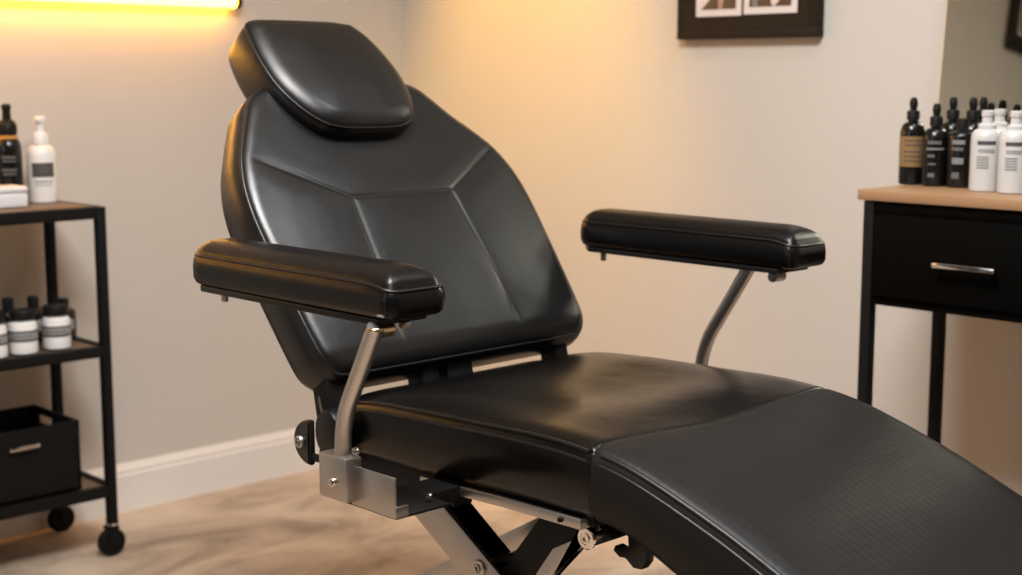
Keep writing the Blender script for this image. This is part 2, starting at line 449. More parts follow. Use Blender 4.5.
# ------------------------------------------------------------------ bottles
def bottle(name, label, cat, loc, rz, group, prof, body, cap_prof, cap, nozzle=None, neck=None, labels=(), flat=1.0):
    t = thing(name, label, cat, loc, rz, group)
    MB().lathe(prof, 32).build('body', body, t)
    c = MB().lathe(cap_prof, 24)
    if nozzle: nozzle(c)
    c.build('pump' if nozzle else 'cap', cap, t)
    if neck: MB().lathe(neck[0], 24).build('collar', neck[1], t)
    for (r, z0, z1, a0, a1, m, nm) in labels:
        k = 20; vs = []; fs = []
        for i in range(k + 1):
            a = R(a0 + (a1 - a0) * i / k)
            for rr, z in ((r, z0), (r, z1), (r - .0012, z1), (r - .0012, z0)): vs.append((rr * math.cos(a), rr * math.sin(a), z))
        for i in range(k):
            for j in range(4):
                fs.append((i * 4 + j, i * 4 + (j + 1) % 4, i * 4 + 4 + (j + 1) % 4, i * 4 + 4 + j))
        fs.append((0, 1, 2, 3)); fs.append((k * 4 + 3, k * 4 + 2, k * 4 + 1, k * 4))
        MB().add(vs, fs).build(nm, m, t)
    return t

def facing(x, y): return math.atan2(-y, -x)      # a bottle's local +x turned to the room's centre
def body_prof(r, h, sh, nr, nh):
    """foot, straight side to h, rounded shoulder to h+sh, neck radius nr up nh"""
    p = [(r * .90, 0), (r * .985, .002), (r, .006), (r, h)]
    for i in range(1, 8):
        a = i / 7 * PI / 2; p.append((nr + (r - nr) * math.cos(a), h + sh * math.sin(a)))
    p.append((nr, h + sh + nh)); return p

# --- dropper bottles on the table
def dropper(loc, label, h=.172, lab='gold', group=None):
    k = h / .172
    labs = []
    r = .0245
    if lab == 'gold':
        labs += [(r + .0012, .036 * k, .096 * k, -62, 75, M['label_gold'], 'label')]
        for z in (.086, .077, .064, .055, .046): labs.append((r + .0018, z * k, (z + .003) * k, -35, 45, M['ink_black'], 'print'))
    else:
        for z, hh, a, b, mm in ((.090, .007, -34, 26, 'ink_dim'), (.078, .004, -40, 40, 'ink'), (.062, .006, -34, -2, 'ink_dim'), (.046, .004, -30, 4, 'ink_dim'), (.020, .009, -30, 0, 'ink_dim')):
            labs.append((r + .001, z * k, (z + hh) * k, a, b, M[mm], 'print'))
    cz = .128 * k
    return bottle('dropper_bottle', label, 'bottle', loc, facing(loc[0], loc[1]), group, body_prof(r, .098 * k, .026 * k, .010, .006 * k), M['black_gloss'],
                  [(.0125, cz), (.0125, cz + .016), (.0118, cz + .018), (.0065, cz + .019), (.0068, cz + .024), (.0082, cz + .030), (.0082, cz + .034), (.0062, cz + .042), (.003, cz + .044)], M['black_matte'], labels=labs)
zt = CT
dropper((2.583, 1.540, zt), 'black dropper bottle with gold label at the far left of table bottles', .172, 'gold')
dropper((2.575, 1.484, zt), 'black dropper bottle with grey print, just right of the gold-labelled bottle on table', .158, 'plain')
bottle('styling_bottle', 'black square-shouldered bottle on the table, next to the white bottles', 'bottle', (2.583, 1.431, zt), facing(2.58, 1.43), None,
       body_prof(.0285, .098, .012, .011, .004), M['black_gloss'], [(.0115, .112), (.0115, .130), (.0108, .133)], M['black_matte'], nozzle=None,
       labels=[(.0293, .084, .092, -40, 10, M['ink'], 'print'), (.0293, .072, .078, -40, 4, M['ink_dim'], 'print'), (.0293, .046, .058, -38, 6, M['ink'], 'print'), (.0293, .018, .030, -38, -8, M['ink_dim'], 'print')])
for bx_, by_, lb in ((2.655, 1.494, 'black dropper bottle behind the third bottle, only its top showing'), (2.642, 1.4435, 'black dropper bottle behind the first white bottle, its left cap'), (2.693, 1.4495, 'black dropper bottle behind the first white bottle, its right cap')):
    dropper((bx_, by_, zt), lb, .173, 'plain')
# --- white bottles
def white(loc, label, group=None):
    r = .0285
    labs = [(r + .0008, .088, .095, -34, 34, M['ink_black'], 'print')]
    for z in (.074, .078): labs.append((r + .0008, z, z + .0015, -30, 30, M['ink'], 'print'))
    for z in (.044, .049, .054, .059, .064): labs.append((r + .0008, z, z + .002, -34, 10, M['ink'], 'print'))
    return bottle('lotion_bottle', label, 'bottle', loc, facing(loc[0], loc[1]), group, body_prof(r, .098, .018, .0165, .004), M['white_plastic'],
                  [(.0165, .119), (.0165, .123), (.0105, .127), (.0095, .138), (.0112, .140), (.0112, .149), (.009, .151)], M['white_plastic'], labels=labs)
white((2.528, 1.351, zt), 'white lotion bottle right beside the black bottles on the table')
white((2.64, 1.386, zt), 'white lotion bottle half hidden behind the two front white bottles')
white((2.518, 1.289, zt), 'white lotion bottle at the right edge of photo on table')

# ------------------------------------------------------------------ rolling cart
kx0, kx1, ky0, ky1, kt = .99, 1.656, 3.097, 3.377, .846
cart = thing('utility_cart', 'black metal three-tier rolling cart along the left wall', 'cart', (1.31, 3.235, 0)); at = (1.31, 3.235, 0)
pw = .022
for x in (kx0, kx1 - pw):
    for y in (ky0, ky1 - pw):
        leg = MB().box((x, y, .074), (x + pw, y + pw, kt - .0005), .0015).build('post', M['black_metal'], cart, at=at)
        wc = (x + pw / 2 - .004, y + pw / 2, .034)
        w = MB()
        w.lathe([(.012, -.0115), (.030, -.0115), (.034, -.007), (.034, .007), (.030, .0115), (.012, .0115)], 28, wc, 'y')
        cs = w.build('caster', M['dark_rubber'], leg, at=at)
        f = MB().box((wc[0] - .013, wc[1] - .016, .0655), (wc[0] + .016, wc[1] + .016, .0745), .003)
        for q in (-.0150, .0130): f.box((wc[0] - .009, wc[1] + q, .026), (wc[0] + .009, wc[1] + q + .002, .070), .0005)
        f.build('caster_fork', M['black_metal'], leg, at=at)
        MB().lathe([(.006, .072), (.006, .076), (.0135, .076), (.0135, .081)], 16, (x + pw / 2, y + pw / 2, 0)).build('caster_stem', M['chrome'], leg, at=at)
for nm, z1, th in (('top_shelf', kt, .028), ('middle_shelf', .516, .026), ('bottom_shelf', .176, .028)):
    m = MB()
    e = .0 if nm != 'top_shelf' else 0
    m.box((kx0 + pw, ky0 + .001, z1 - th), (kx1 - pw, ky0 + .02, z1), .0015); m.box((kx0 + pw, ky1 - .02, z1 - th), (kx1 - pw, ky1 - .001, z1), .0015)
    m.box((kx0 + .001, ky0 + pw, z1 - th), (kx0 + .02, ky1 - pw, z1), .0015); m.box((kx1 - .02, ky0 + pw, z1 - th), (kx1 - .001, ky1 - pw, z1), .0015)
    s = m.build(nm, M['black_metal'], cart, at=at)
    inset = .004 if nm != 'top_shelf' else -.0005
    MB().box((kx0 + .02, ky0 + .02, z1 - .016), (kx1 - .02, ky1 - .02, z1 - inset), .0005).build('shelf_board', M['dark_wood'], s, at=at)

kz = kt + .0006
def pump_nozzle(z, r=.004, reach=.016):
    def fn(c): c.tube([(0, 0, z), (reach * .5, 0, z + .001), (reach, 0, z - .002)], [r, r * .9, r * .7], 10)
    return fn
bottle('pump_bottle', 'white pump bottle with dark label standing on the cart top', 'bottle', (1.603, 3.305, kz), facing(1.6, 3.3) - R(10), None,
       body_prof(.0335, .112, .026, .016, .004), M['bright_plastic'],
       [(.0185, .140), (.0185, .160), (.016, .166), (.0085, .170), (.0085, .188), (.0125, .190), (.0135, .196), (.0135, .203), (.012, .206)], M['bright_plastic'], nozzle=pump_nozzle(.199, .006, .020),
       labels=[(.0347, .062, .096, -30, 62, M['label_dark'], 'label'), (.0353, .083, .088, -5, 45, M['ink_dim'], 'print'), (.0353, .074, .079, 2, 40, M['ink_dim'], 'print'),
               (.0343, .050, .0525, -22, 52, M['ink_dim'], 'print'), (.0343, .042, .044, -22, 52, M['ink'], 'print')])
bottle('dropper_bottle', 'tall black bottle behind the white box on the cart top', 'bottle', (1.529, 3.322, kz), facing(1.52, 3.32), None,
       body_prof(.031, .125, .034, .014, .004), M['black_gloss'],
       [(.0215, .163), (.0225, .168), (.0225, .184), (.0185, .194), (.0105, .200), (.0095, .222), (.0115, .226), (.0115, .230), (.008, .236)], M['black_matte'],
       neck=([(.017, .150), (.024, .154), (.024, .160), (.017, .163)], M['amber']),
       labels=[(.0318, .108, .114, -30, 30, M['ink_dim'], 'print'), (.0318, .100, .104, -26, 30, M['ink_dim'], 'print'), (.0318, .078, .084, -30, 34, M['ink_dim'], 'print'), (.0318, .069, .074, -26, 30, M['ink_dim'], 'print')])
wb = thing('white_box', 'small white box lying in front of black bottle on cart top', 'box', (1.448, 3.235, kz))
MB().box((-.066, -.04, 0), (.066, .04, .034), .006, 3).build('box_base', M['white_box'], wb)
MB().box((-.067, -.041, .0345), (.067, .041, .049), .006, 3).build('lid', M['white_box'], wb)

sz = .516 + .0006
def jar(loc, label):
    r = .0325
    return bottle('ink_bottle', label, 'bottle', loc, facing(*loc[:2]), 'white banded bottles on the middle cart shelf', 
                  [(r * .9, 0), (r * .98, .002), (r, .006), (r, .060), (r * .95, .070), (r * .72, .076), (r * .7, .079)], M['bright_plastic'],
                  [(r * .86, .0785), (r * .9, .081), (r * .9, .098), (r * .86, .101)], M['black_matte'],
                  labels=[(r + .0012, .030, .035, -180, 180, M['ink_black'], 'label_stripe'), (r + .0008, .035, .051, -180, 180, M['label_grey'], 'label'), (r + .0012, .051, .055, -180, 180, M['ink_black'], 'label_stripe'),
                          (r + .0014, .041, .0435, -50, 40, M['ink_dim'], 'print')])
jar((1.549, 3.157, sz), 'white banded bottle with black lid nearest the cart post on middle shelf')
jar((1.463, 3.150, sz), 'white banded bottle with black lid, second from cart post on middle shelf')
jar((1.389, 3.148, sz), 'white banded bottle cut by the left photo edge on middle shelf')
def small_black(loc, label, h):
    return bottle('ink_bottle', label, 'bottle', loc, facing(*loc[:2]), 'black bottles at the back of the middle cart shelf',
                  body_prof(.029, h * .62, h * .14, .012, h * .03), M['black_gloss'],
                  [(.0135, h * .78), (.0135, h * .97), (.011, h)], M['black_matte'], labels=[(.0298, h * .25, h * .5, -50, 50, M['label_grey'], 'label')])
small_black((1.621, 3.262, sz), 'black capped bottle in back row nearest the cart post', .098)
small_black((1.549, 3.272, sz), 'black capped bottle in back row, second from cart post', .110)
small_black((1.486, 3.272, sz), 'black capped bottle in back row at left photo edge', .112)

# open storage box on the bottom shelf
bz = .176 + .0006
sb = thing('storage_box', 'open black storage box with metal pull on the cart bottom shelf', 'box', (1.35, 3.23, bz)); at = (1.35, 3.23, bz)
a0, a1, c0, c1, bh, w = 1.075, 1.575, 3.117, 3.345, .168, .006
m = MB(); m.box((a0, c0, bz), (a1, c1, bz + w)); m.box((a0, c0, bz), (a1, c0 + w, bz + bh), .001); m.box((a0, c1 - w, bz), (a1, c1, bz + bh), .001)
m.box((a0, c0, bz), (a0 + w, c1, bz + bh), .001)
# right side with a hand hole
h0, h1, hz0, hz1 = 3.245, 3.318, bz + .128, bz + .150
m.box((a1 - w, c0, bz), (a1, c1, hz0)); m.box((a1 - w, c0, hz1), (a1, c1, bz + bh)); m.box((a1 - w, c0, hz0), (a1, h0, hz1)); m.box((a1 - w, h1, hz0), (a1, c1, hz1))
m.build('bin', M['black_metal'], sb, at=at, smooth=False)
hm = MB().box((1.396, c0 - .018, bz + .124), (1.468, c0 - .011, bz + .134), .002)
for x in (1.400, 1.458): hm.box((x, c0 - .014, bz + .125), (x + .006, c0 + .001, bz + .133), .001)
hm.build('handle', M['chrome'], sb, at=at)

# ------------------------------------------------------------------ THE CHAIR
xc = 1.54
ch = thing('tattoo_chair', 'large black leather reclining tattoo chair with steel frame', 'chair', (xc, 1.3, 0)); at = (xc, 1.3, 0)
def P(mb, name, m, parent=None, ang=35): return mb.build(name, M[m], parent or ch, ang, at)
EX = np.array([1., 0, 0])
# --- backrest
tb_ = R(37); vb = np.array([0, math.sin(tb_), math.cos(tb_)]); nb = np.array([0, -math.cos(tb_), math.sin(tb_)])
B0 = np.array([xc + .003, 1.70, .70])
half = [(0, .010), (.10, .010), (.19, .010), (.238, .011), (.262, .014), (.277, .035), (.283, .07), (.287, .13), (.291, .21), (.293, .29), (.287, .345), (.272, .395), (.250, .435), (.224, .470), (.198, .505), (.170, .530), (.13, .544), (.07, .548), (0, .549)]
lw_ = lambda a, b: -(a + .013 * math.exp(-((b - .50) / .05) ** 2))
ctrl = [(a - .024 * math.exp(-((b - .49) / .075) ** 2) if a > .09 else a, b) for a, b in half] + [(lw_(a, b) if 0 < a else -a, b) for a, b in half[::-1][1:-1]]
bl = smooth_loop(ctrl, 420)
CP = [(-.128, -.02), (-.106, .305), (.106, .305), (.130, -.02)]
SE = [(CP[0], CP[1]), (CP[1], CP[2]), (CP[2], CP[3]), (CP[1], (-.258, .395)), (CP[2], (.258, .395))]
def back_h(u, v, d, s):
    p = np.stack([u, v], 1)
    h = .011 * np.sqrt(np.clip(1 - (1 - np.clip(d / .020, 0, 1)) ** 2, 0, 1)) + .010 * (1 - s ** 2)
    sd = np.full(len(u), 9.)
    for a, b in SE: sd = np.minimum(sd, seg_dist(p, a, b))
    h -= (.0017 * np.exp(-(sd / .0034) ** 2) + .0008 * np.exp(-(sd / .015) ** 2)) * sstep((d - .004) / .035) * sstep((v - .02) / .06)
    # side bolsters swell, centre panel sinks
    e = .106 + (.305 - v) * .075
    inside = sstep((e - np.abs(u)) / .02 + .5) * sstep((.305 - v) / .02 + .5)
    fade = sstep((v - .03) / .10)
    h -= .0006 * inside * fade
    diag = .305 + (np.abs(u) - .106) * .6
    bol = sstep((np.abs(u) - e) / .09) * sstep((diag - v) / .06)
    h += .0018 * fade * bol * sstep((.245 + .04 - np.abs(u)) / .06)
    # lower edge rolls under
    h -= .010 * sstep((.05 - v) / .06)
    return h
mb, lp = cushion(bl, B0, EX, vb, nb, back_h, lambda u, v: .078 - .014 * sstep((.05 - np.asarray(v)) / .05), 130, cen=(0, .24))
back = P(mb, 'backrest', 'leather', ang=60)
def pipe_on(loop, off, r, seg=8):
    return MB().tube([Vector(p) + Vector(off) for p in loop], r, seg, closed=True)
P(pipe_on(lp[::2], nb * .001, .0032), 'piping', 'piping', back, 80)
P(pipe_on((lp + (lp - lp.mean(0)) * .012)[::2], -nb * .010, .0022), 'piping', 'piping', back, 80)
# --- headrest
th = R(43); vh = np.array([0, math.sin(th), math.cos(th)]); nh = np.array([0, -math.cos(th), math.sin(th)])
H0 = B0 + vb * .424 + nb * .042
hc = -.028
hp = [(.064, .000), (.100, .016), (.119, .050), (.127, .092), (.124, .140), (.106, .198), (.080, .233), (.066, .235), (.045, .239), (-.02, .240), (-.09, .240), (-.118, .238), (-.135, .229), (-.143, .20), (-.146, .15), (-.140, .095), (-.118, .045), (-.088, .012), (-.055, .001), (0, -.002)]
hl = smooth_loop([(a + hc, b) for a, b in hp], 240)
def head_h(u, v, d, s):
    return .013 * np.sqrt(np.clip(1 - (1 - np.clip(d / .028, 0, 1)) ** 2, 0, 1)) + .016 * (1 - s ** 2)
def head_t(u, v):
    return .037 + .042 * sstep((np.asarray(v) - .085) / .03)
mb, lp = cushion(hl, H0, EX, vh, nh, head_h, head_t, 60, cen=(hc, .13), lip=.003)
head = P(mb, 'headrest', 'leather', ang=60)
P(pipe_on(lp[::2], nh * .0005, .0028), 'piping', 'piping', head, 80)
# --- headrest slide plate behind the backrest
m = MB().prism([(-.05, .33), (.05, .33), (.04, .60), (-.04, .60)], B0 - nb * .098, EX, vb, nb, 0, .008, .002)
P(m, 'headrest_bracket', 'black_metal')

# --- seat and leg rest
def prof_pts(tab, ys): return np.interp(ys, [a for a, b in tab], [b for a, b in tab])
TOP = [(.30, .338), (.45, .402), (.60, .466), (.75, .530), (.88, .586), (.93, .607), (.975, .626), (1.05, .652), (1.10, .668), (1.14, .679), (1.17, .6845), (1.195, .6865), (1.24, .690), (1.29, .6905), (1.40, .687), (1.49, .684), (1.585, .680), (1.63, .677), (1.66, .673), (1.70, .664), (1.735, .648)]
BOT = [(.30, .235), (.45, .30), (.60, .366), (.75, .43), (.88, .484), (1.069, .560), (1.114, .580), (1.145, .590), (1.20, .596), (1.35, .594), (1.52, .588), (1.735, .590)]
def smooth_tab(tab, ys):
    ys = np.asarray(ys, float); out = np.zeros_like(ys)
    for o in np.linspace(-.03, .03, 13): out += prof_pts(tab, np.clip(ys + o, .30, 1.735))
    return out / 13
HWS = .255
def pad(name, ya, yb, material, dish=False, front_round=.0, rear_round=.0):
    """slab following TOP/BOT between ya<yb, width 2*HWS with rounded shoulders"""
    def build():
        ns = 110 if dish else 110; nu = 72
        us = np.linspace(-1, 1, nu); us = np.sign(us) * (1 - (1 - np.abs(us)) ** 1.5)
        Y = np.linspace(ya, yb, ns)
        top = []
        for y in Y:
            # plan rounding at rear/front corners
            hw = HWS
            if rear_round and y > yb - rear_round:
                q = (y - (yb - rear_round)) / rear_round; hw = HWS - rear_round * (1 - math.sqrt(max(0, 1 - q * q)))
            if front_round and y < ya + front_round:
                q = ((ya + front_round) - y) / front_round; hw = HWS - front_round * (1 - math.sqrt(max(0, 1 - q * q)))
            row = []
            zt_ = float(smooth_tab(TOP, [y])[0])
            for a in us:
                u = a * hw; d = hw - abs(u)
                rs = min(d, .045) / .045
                z = zt_ + .012 * math.sqrt(max(0, 1 - (1 - rs) ** 2))
                dy = min(y - ya, yb - y)
                e = min(max(dy, 0) / .004, 1); z -= .0014 * (1 - math.sqrt(max(0, 1 - (1 - e) ** 2)))
                if dish:
                    cu = math.exp(-(u / .15) ** 2)
                    z -= .009 * cu * math.exp(-((y - 1.40) / .12) ** 2)
                    z -= .012 * cu * math.exp(-((y - 1.19) / .09) ** 2)
                    z += .004 * math.exp(-((abs(u) - .19) / .05) ** 2) * math.exp(-((y - 1.5) / .12) ** 2)
                else:
                    z -= .012 * math.exp(-(u / .15) ** 2) * math.exp(-((y - 1.19) / .09) ** 2)
                row.append((xc + u, y, z))
            top.append(row)
        vs = [p for r in top for p in r]; fs = []
        for i in range(ns - 1):
            for k in range(nu - 1): fs.append((i * nu + k, i * nu + k + 1, (i + 1) * nu + k + 1, (i + 1) * nu + k))
        # perimeter
        per = [i * nu for i in range(ns)] + [(ns - 1) * nu + k for k in range(1, nu)] + [i * nu + nu - 1 for i in range(ns - 2, -1, -1)] + [k for k in range(nu - 2, 0, -1)]
        pl = [vs[i] for i in per]
        n = len(per); prev = per; cm = np.array([xc, (ya + yb) / 2])
        for fr, off in ((.04, .004), (.15, .007), (.45, .008), (.8, .004), (.95, -.004), (1.0, -.014)):
            b = len(vs)
            for (x, y, z) in pl:
                zb = float(smooth_tab(BOT, [y])[0]); zz = z + (zb - z) * fr
                dx = math.copysign(min(1, abs(x - xc) / HWS) ** 8, x - xc) * off
                ry = ((y - cm[1]) / ((yb - ya) / 2)); dyy = math.copysign(abs(ry) ** 30, ry) * off * (.6 if fr < 1 else 1)
                vs.append((x + dx, y + dyy, zz))
            cur = list(range(b, b + n))
            for k in range(n):
                l = (k + 1) % n; fs.append((prev[l], prev[k], cur[k], cur[l]))
            prev = cur
        fs.append(tuple(prev))
        return MB().add(vs, fs), pl
    mb, pl = build()
    o = P(mb, name, material, ang=50)
    joint = ya if dish else yb                      # no piping where the two pads meet
    run = [p for p in pl if abs(p[1] - joint) > 1e-6]
    k = max(range(len(run)), key=lambda i: (Vector(run[i]) - Vector(run[i - 1])).length); run = run[k:] + run[:k]
    P(MB().tube([Vector(p) + Vector((0, 0, .0005)) for p in run[::2]], .0032, 8), 'piping', 'piping', o, 80)
    P(MB().tube([Vector((xc + (p[0] - xc) * 1.02, p[1], p[2] - .011)) for p in run[::2]], .0022, 8), 'piping', 'piping', o, 80)
    return o
pad('seat', 1.1936, 1.725, 'leather_seat', True, 0, .05)
pad('leg_rest', .42, 1.193, 'leather_weave', False, .10, 0)

# --- armrests
def armrest(cx_, yf, yr, inner):
    """pad centred at cx_, front end yf (toward camera), rear end yr; inner=+1 when chair centre is at +x"""
    w = .0445; zb, zt2 = .846, .889
    ang = 0
    # plan outline (u=x, v=y): front squarer with rounded corner, rear round
    pl = [(w, yf), (w, yf + .1), (w, yr - .04), (w * .95, yr - .008), (w * .5, yr), (-w * .5, yr), (-w * .95, yr - .008), (-w, yr - .04), (-w, yf + .1), (-w, yf)]
    pts = []
    def corner(cx0, cy0, r, a0):
        return [(cx0 + r * math.cos(R(a0 + 90 * i / 8)), cy0 + r * math.sin(R(a0 + 90 * i / 8))) for i in range(9)]
    rf, rr_ = .012, .034
    pts = corner(w - rr_, yr - rr_, rr_, 0) + corner(-w + rr_, yr - rr_, rr_, 90) + corner(-w + rf, yf + rf, rf, 180) + corner(w - rf, yf + rf, rf, 270)
    lp_ = np.array(pts)
    d = np.linalg.norm(np.roll(lp_, -1, 0) - lp_, axis=1); cum = np.concatenate([[0], np.cumsum(d)]); pc = np.vstack([lp_, lp_[:1]])
    tt = np.linspace(0, cum[-1], 220, endpoint=False); lp_ = np.stack([np.interp(tt, cum, pc[:, 0]), np.interp(tt, cum, pc[:, 1])], 1)
    def hf(u, v, dd, s):
        h = .019 * np.sqrt(np.clip(1 - (1 - np.clip(dd / .03, 0, 1)) ** 2, 0, 1)) + .004 * sstep(dd / .044)
        # top slopes down toward the front end
        h -= .008 * np.clip((yf + .055 - v) / .055, 0, 1) ** 1.8
        return h
    mb, lw = cushion(lp_, (cx_, 0, zt2), EX, (0, 1, 0), (0, 0, 1), hf, lambda u, v: np.full(np.shape(u), zt2 - zb), 26, cen=(0, (yf + yr) / 2), lip=.004)
    # remap: scale rings only across the width so the crown follows the pad
    o = P(mb, 'armrest', 'leather_arm', ang=60)
    P(pipe_on(lw[::2], (0, 0, .0005), .0026), 'piping', 'piping', o, 80)
    for sx in (-1, 1):   # vertical corner seams at the front end
        P(MB().tube([(cx_ + sx * (w + .001), yf + .005, zt2 - .008), (cx_ + sx * (w + .004), yf + .004, (zt2 + zb) / 2), (cx_ + sx * (w + .001), yf + .006, zb + .004)], .0018, 8), 'seam', 'piping', o)
    # board underneath
    bo = MB().prism([(-w + .002, yf + .03), (w - .002, yf + .03), (w - .002, yr - .03), (w * .5, yr - .004), (-w * .5, yr - .004), (-w + .002, yr - .03)], (cx_, 0, 0), EX, (0, 1, 0), (0, 0, 1), .836, .8455, .002)
    P(bo, 'arm_board', 'black_plastic', o)
    ky = yr - .028
    P(MB().lathe([(.004, .816), (.0055, .818), (.0055, .829), (.004, .831), (.004, .8365)], 16, (cx_, ky, 0)), 'screw', 'steel', o)
    return o
armrest(1.168, 1.390, 1.862, 1)
armrest(1.931, 1.327, 1.800, -1)

def bez(ps, n=8):
    """polyline with rounded corners"""
    ps = [Vector(p) for p in ps]; out = [ps[0]]
    for i in range(1, len(ps) - 1):
        a, b, c = ps[i - 1], ps[i], ps[i + 1]
        r = min((b - a).length, (c - b).length) * .42
        s = b + (a - b).normalized() * r; e = b + (c - b).normalized() * r
        for k in range(n + 1):
            q = k / n; out.append(s * (1 - q) ** 2 + b * 2 * q * (1 - q) + e * q * q)
    out.append(ps[-1]); return out
def bolt(x, y, z, r, parent, mk='steel', side=-1, name='bolt', ring=True):
    m = MB().lathe([(r, 0), (r, .003), (r * .9, .0045), (r * .62, .0045), (r * .60, .003), (r * .45, .003), (r * .45, .006), (r * .28, .006), (r * .28, .0035)][::1], 24, (0, 0, 0), 'x')
    m.v = [(x + side * a, y + b, z + c) for a, b, c in m.v]
    return P(m, name, mk, parent)
def arm_post(x, pts, knob_dx):
    o = P(MB().tube(bez([(x, y, z) for y, z in pts]), .0113, 20), 'armrest_post', 'steel_tube')
    y, z = pts[-1]
    P(MB().lathe([(.0116, 0), (.0124, .0008), (.0124, .0034), (.0116, .0042)], 20, (x, y + .001, z - .0046)), 'collar', 'brass', o)
    return o
pL = arm_post(1.12, [(1.489, .630), (1.484, .708), (1.414, .8365)], 0)
pR = arm_post(1.94, [(1.560, .545), (1.545, .690), (1.489, .775), (1.450, .8365)], 0)
# clamp screws where the posts meet the arm boards
for po, x, y, mk in ((pL, 1.145, 1.432, 'brass'), (pR, 1.925, 1.385, 'steel')):
    m = MB().tube([(x - .012, y, .827), (x + .014, y, .827)], .0092, 18)
    m.tube([(x - .016, y, .827), (x - .012, y, .827)], .0055, 12); m.box((x - .004, y - .004, .826), (x + .004, y + .004, .837))
    P(m, 'clamp_screw', mk, po)
m = MB().box((1.168, 1.418, .826), (1.182, 1.434, .836), .002); P(m, 'slide_stop', 'steel_tube', pL)

# --- side brackets with square sockets
def bracket(sx, dy, dz):
    X = lambda x: xc + sx * (x - xc)
    def bxs(m, x0, x1, y0, y1, z0, z1, bev=.0015):
        a, b = sorted((X(x0), X(x1))); return m.box((a, y0 + dy, z0 + dz), (b, y1 + dy, z1 + dz), bev)
    so = P(bxs(MB(), 1.104, 1.131, 1.460, 1.520, .599, .659, .0035), 'socket', 'steel')
    bolt(X(1.104), 1.486 + dy, .624 + dz, .0065, so, 'chrome', -sx, 'screw')
    pl = P(bxs(MB(), 1.118, 1.122, 1.378, 1.468, .595, .648), 'side_plate', 'steel', so)
    P(bxs(MB(), 1.118, 1.139, 1.376, 1.380, .595, .610, .0008), 'lip', 'steel', so)
    P(bxs(MB(), 1.1225, 1.215, 1.381, 1.500, .592, .5955, .0008), 'tray', 'black_metal', so)
    bolt(X(1.128), 1.468 + dy, .664 + dz, .006, so, 'chrome', -sx)
    P(bxs(MB(), 1.200, 1.31, 1.440, 1.50, .572, .592, .001), 'mount_bar', 'black_metal', so)
    bolt(X(1.200), 1.405 + dy, .602 + dz, .005, so, 'chrome', -sx)
    return so
bracket(1, 0, 0); bracket(-1, .065, -.06)
# --- seat rails and pan
def slope_bar(x0, x1, pts, th, mk, name, parent=None, bev=.001):
    """bar following (y,z) top line"""
    poly = [(y, z) for y, z in pts] + [(y, z - th) for y, z in pts[::-1]]
    return P(MB().prism(poly, (0, 0, 0), (0, 1, 0), (0, 0, 1), (1, 0, 0), x0, x1, bev), name, mk, parent)
for sx in (1, -1):
    X = lambda x: xc + sx * (x - xc); a, b = sorted((X(1.283), X(1.305)))
    rail = slope_bar(a, b, [(1.525, .589), (1.36, .5945), (1.212, .5965)], .014, 'steel', 'seat_rail')
    bolt(X(1.283), 1.246, .589, .0035, rail, 'black_metal', -sx, 'rivet')
slope_bar(1.30, 1.78, [(1.70, .5895), (1.52, .588), (1.36, .5935), (1.205, .5955)], .012, 'black_metal', 'seat_pan')
for q0, q1 in ((1.29, 1.325), (1.755, 1.79)):
    P(MB().box((q0, 1.46, .556), (q1, 1.68, .594), .002), 'mount_block', 'black_metal')
slope_bar(1.32, 1.76, [(1.14, .588), (1.05, .552), (.75, .428), (.50, .320)], .012, 'black_metal', 'leg_rest_pan')

# --- recline struts behind the seat
def strut(x0, x1, w=.02):
    a = B0 + vb * .07 - nb * .078; 
    q = [(1.722, .700), (1.765, .715), (1.735, .575), (1.690, .575)]
    return P(MB().prism(q, (0, 0, 0), (0, 1, 0), (0, 0, 1), (1, 0, 0), x0, x1, .003), 'recline_strut', 'black_metal')
s1 = strut(1.268, 1.300); P(MB().tube([(1.2665, 1.738, .672), (1.2665, 1.725, .630)], .0026, 8), 'chrome_rod', 'chrome', s1)
strut(1.452, 1.487); strut(1.505, 1.560)
s2 = strut(1.752, 1.782)
P(MB().tube([(1.262, 1.722, .588), (1.80, 1.722, .588)], .012, 18), 'hinge_tube', 'black_metal')
# rounded hinge cover at the seat's rear-left corner
for x0, x1 in ((1.246, 1.275),):
    P(MB().prism([(1.695 + .030 * math.cos(R(a)), .626 + .036 * math.sin(R(a))) for a in range(0, 360, 20)], (0, 0, 0), (0, 1, 0), (0, 0, 1), (1, 0, 0), x0, x1, .005), 'hinge_cover', 'black_plastic')
# half-round recline stop with a bolt, on its own shaft
dk = P(MB().prism([(1.541, .634)] + [(1.543 + .036 * math.cos(R(a)), .665 + .031 * math.sin(R(a))) for a in range(-90, 91, 12)] + [(1.541, .696)], (0, 0, 0), (0, 1, 0), (0, 0, 1), (1, 0, 0), 1.106, 1.116, .004), 'recline_knob', 'black_plastic')
bolt(1.106, 1.562, .664, .0085, dk, 'steel', -1)
P(MB().box((1.109, 1.516, .641), (1.114, 1.548, .651), .001), 'mount_tab', 'black_metal', dk)

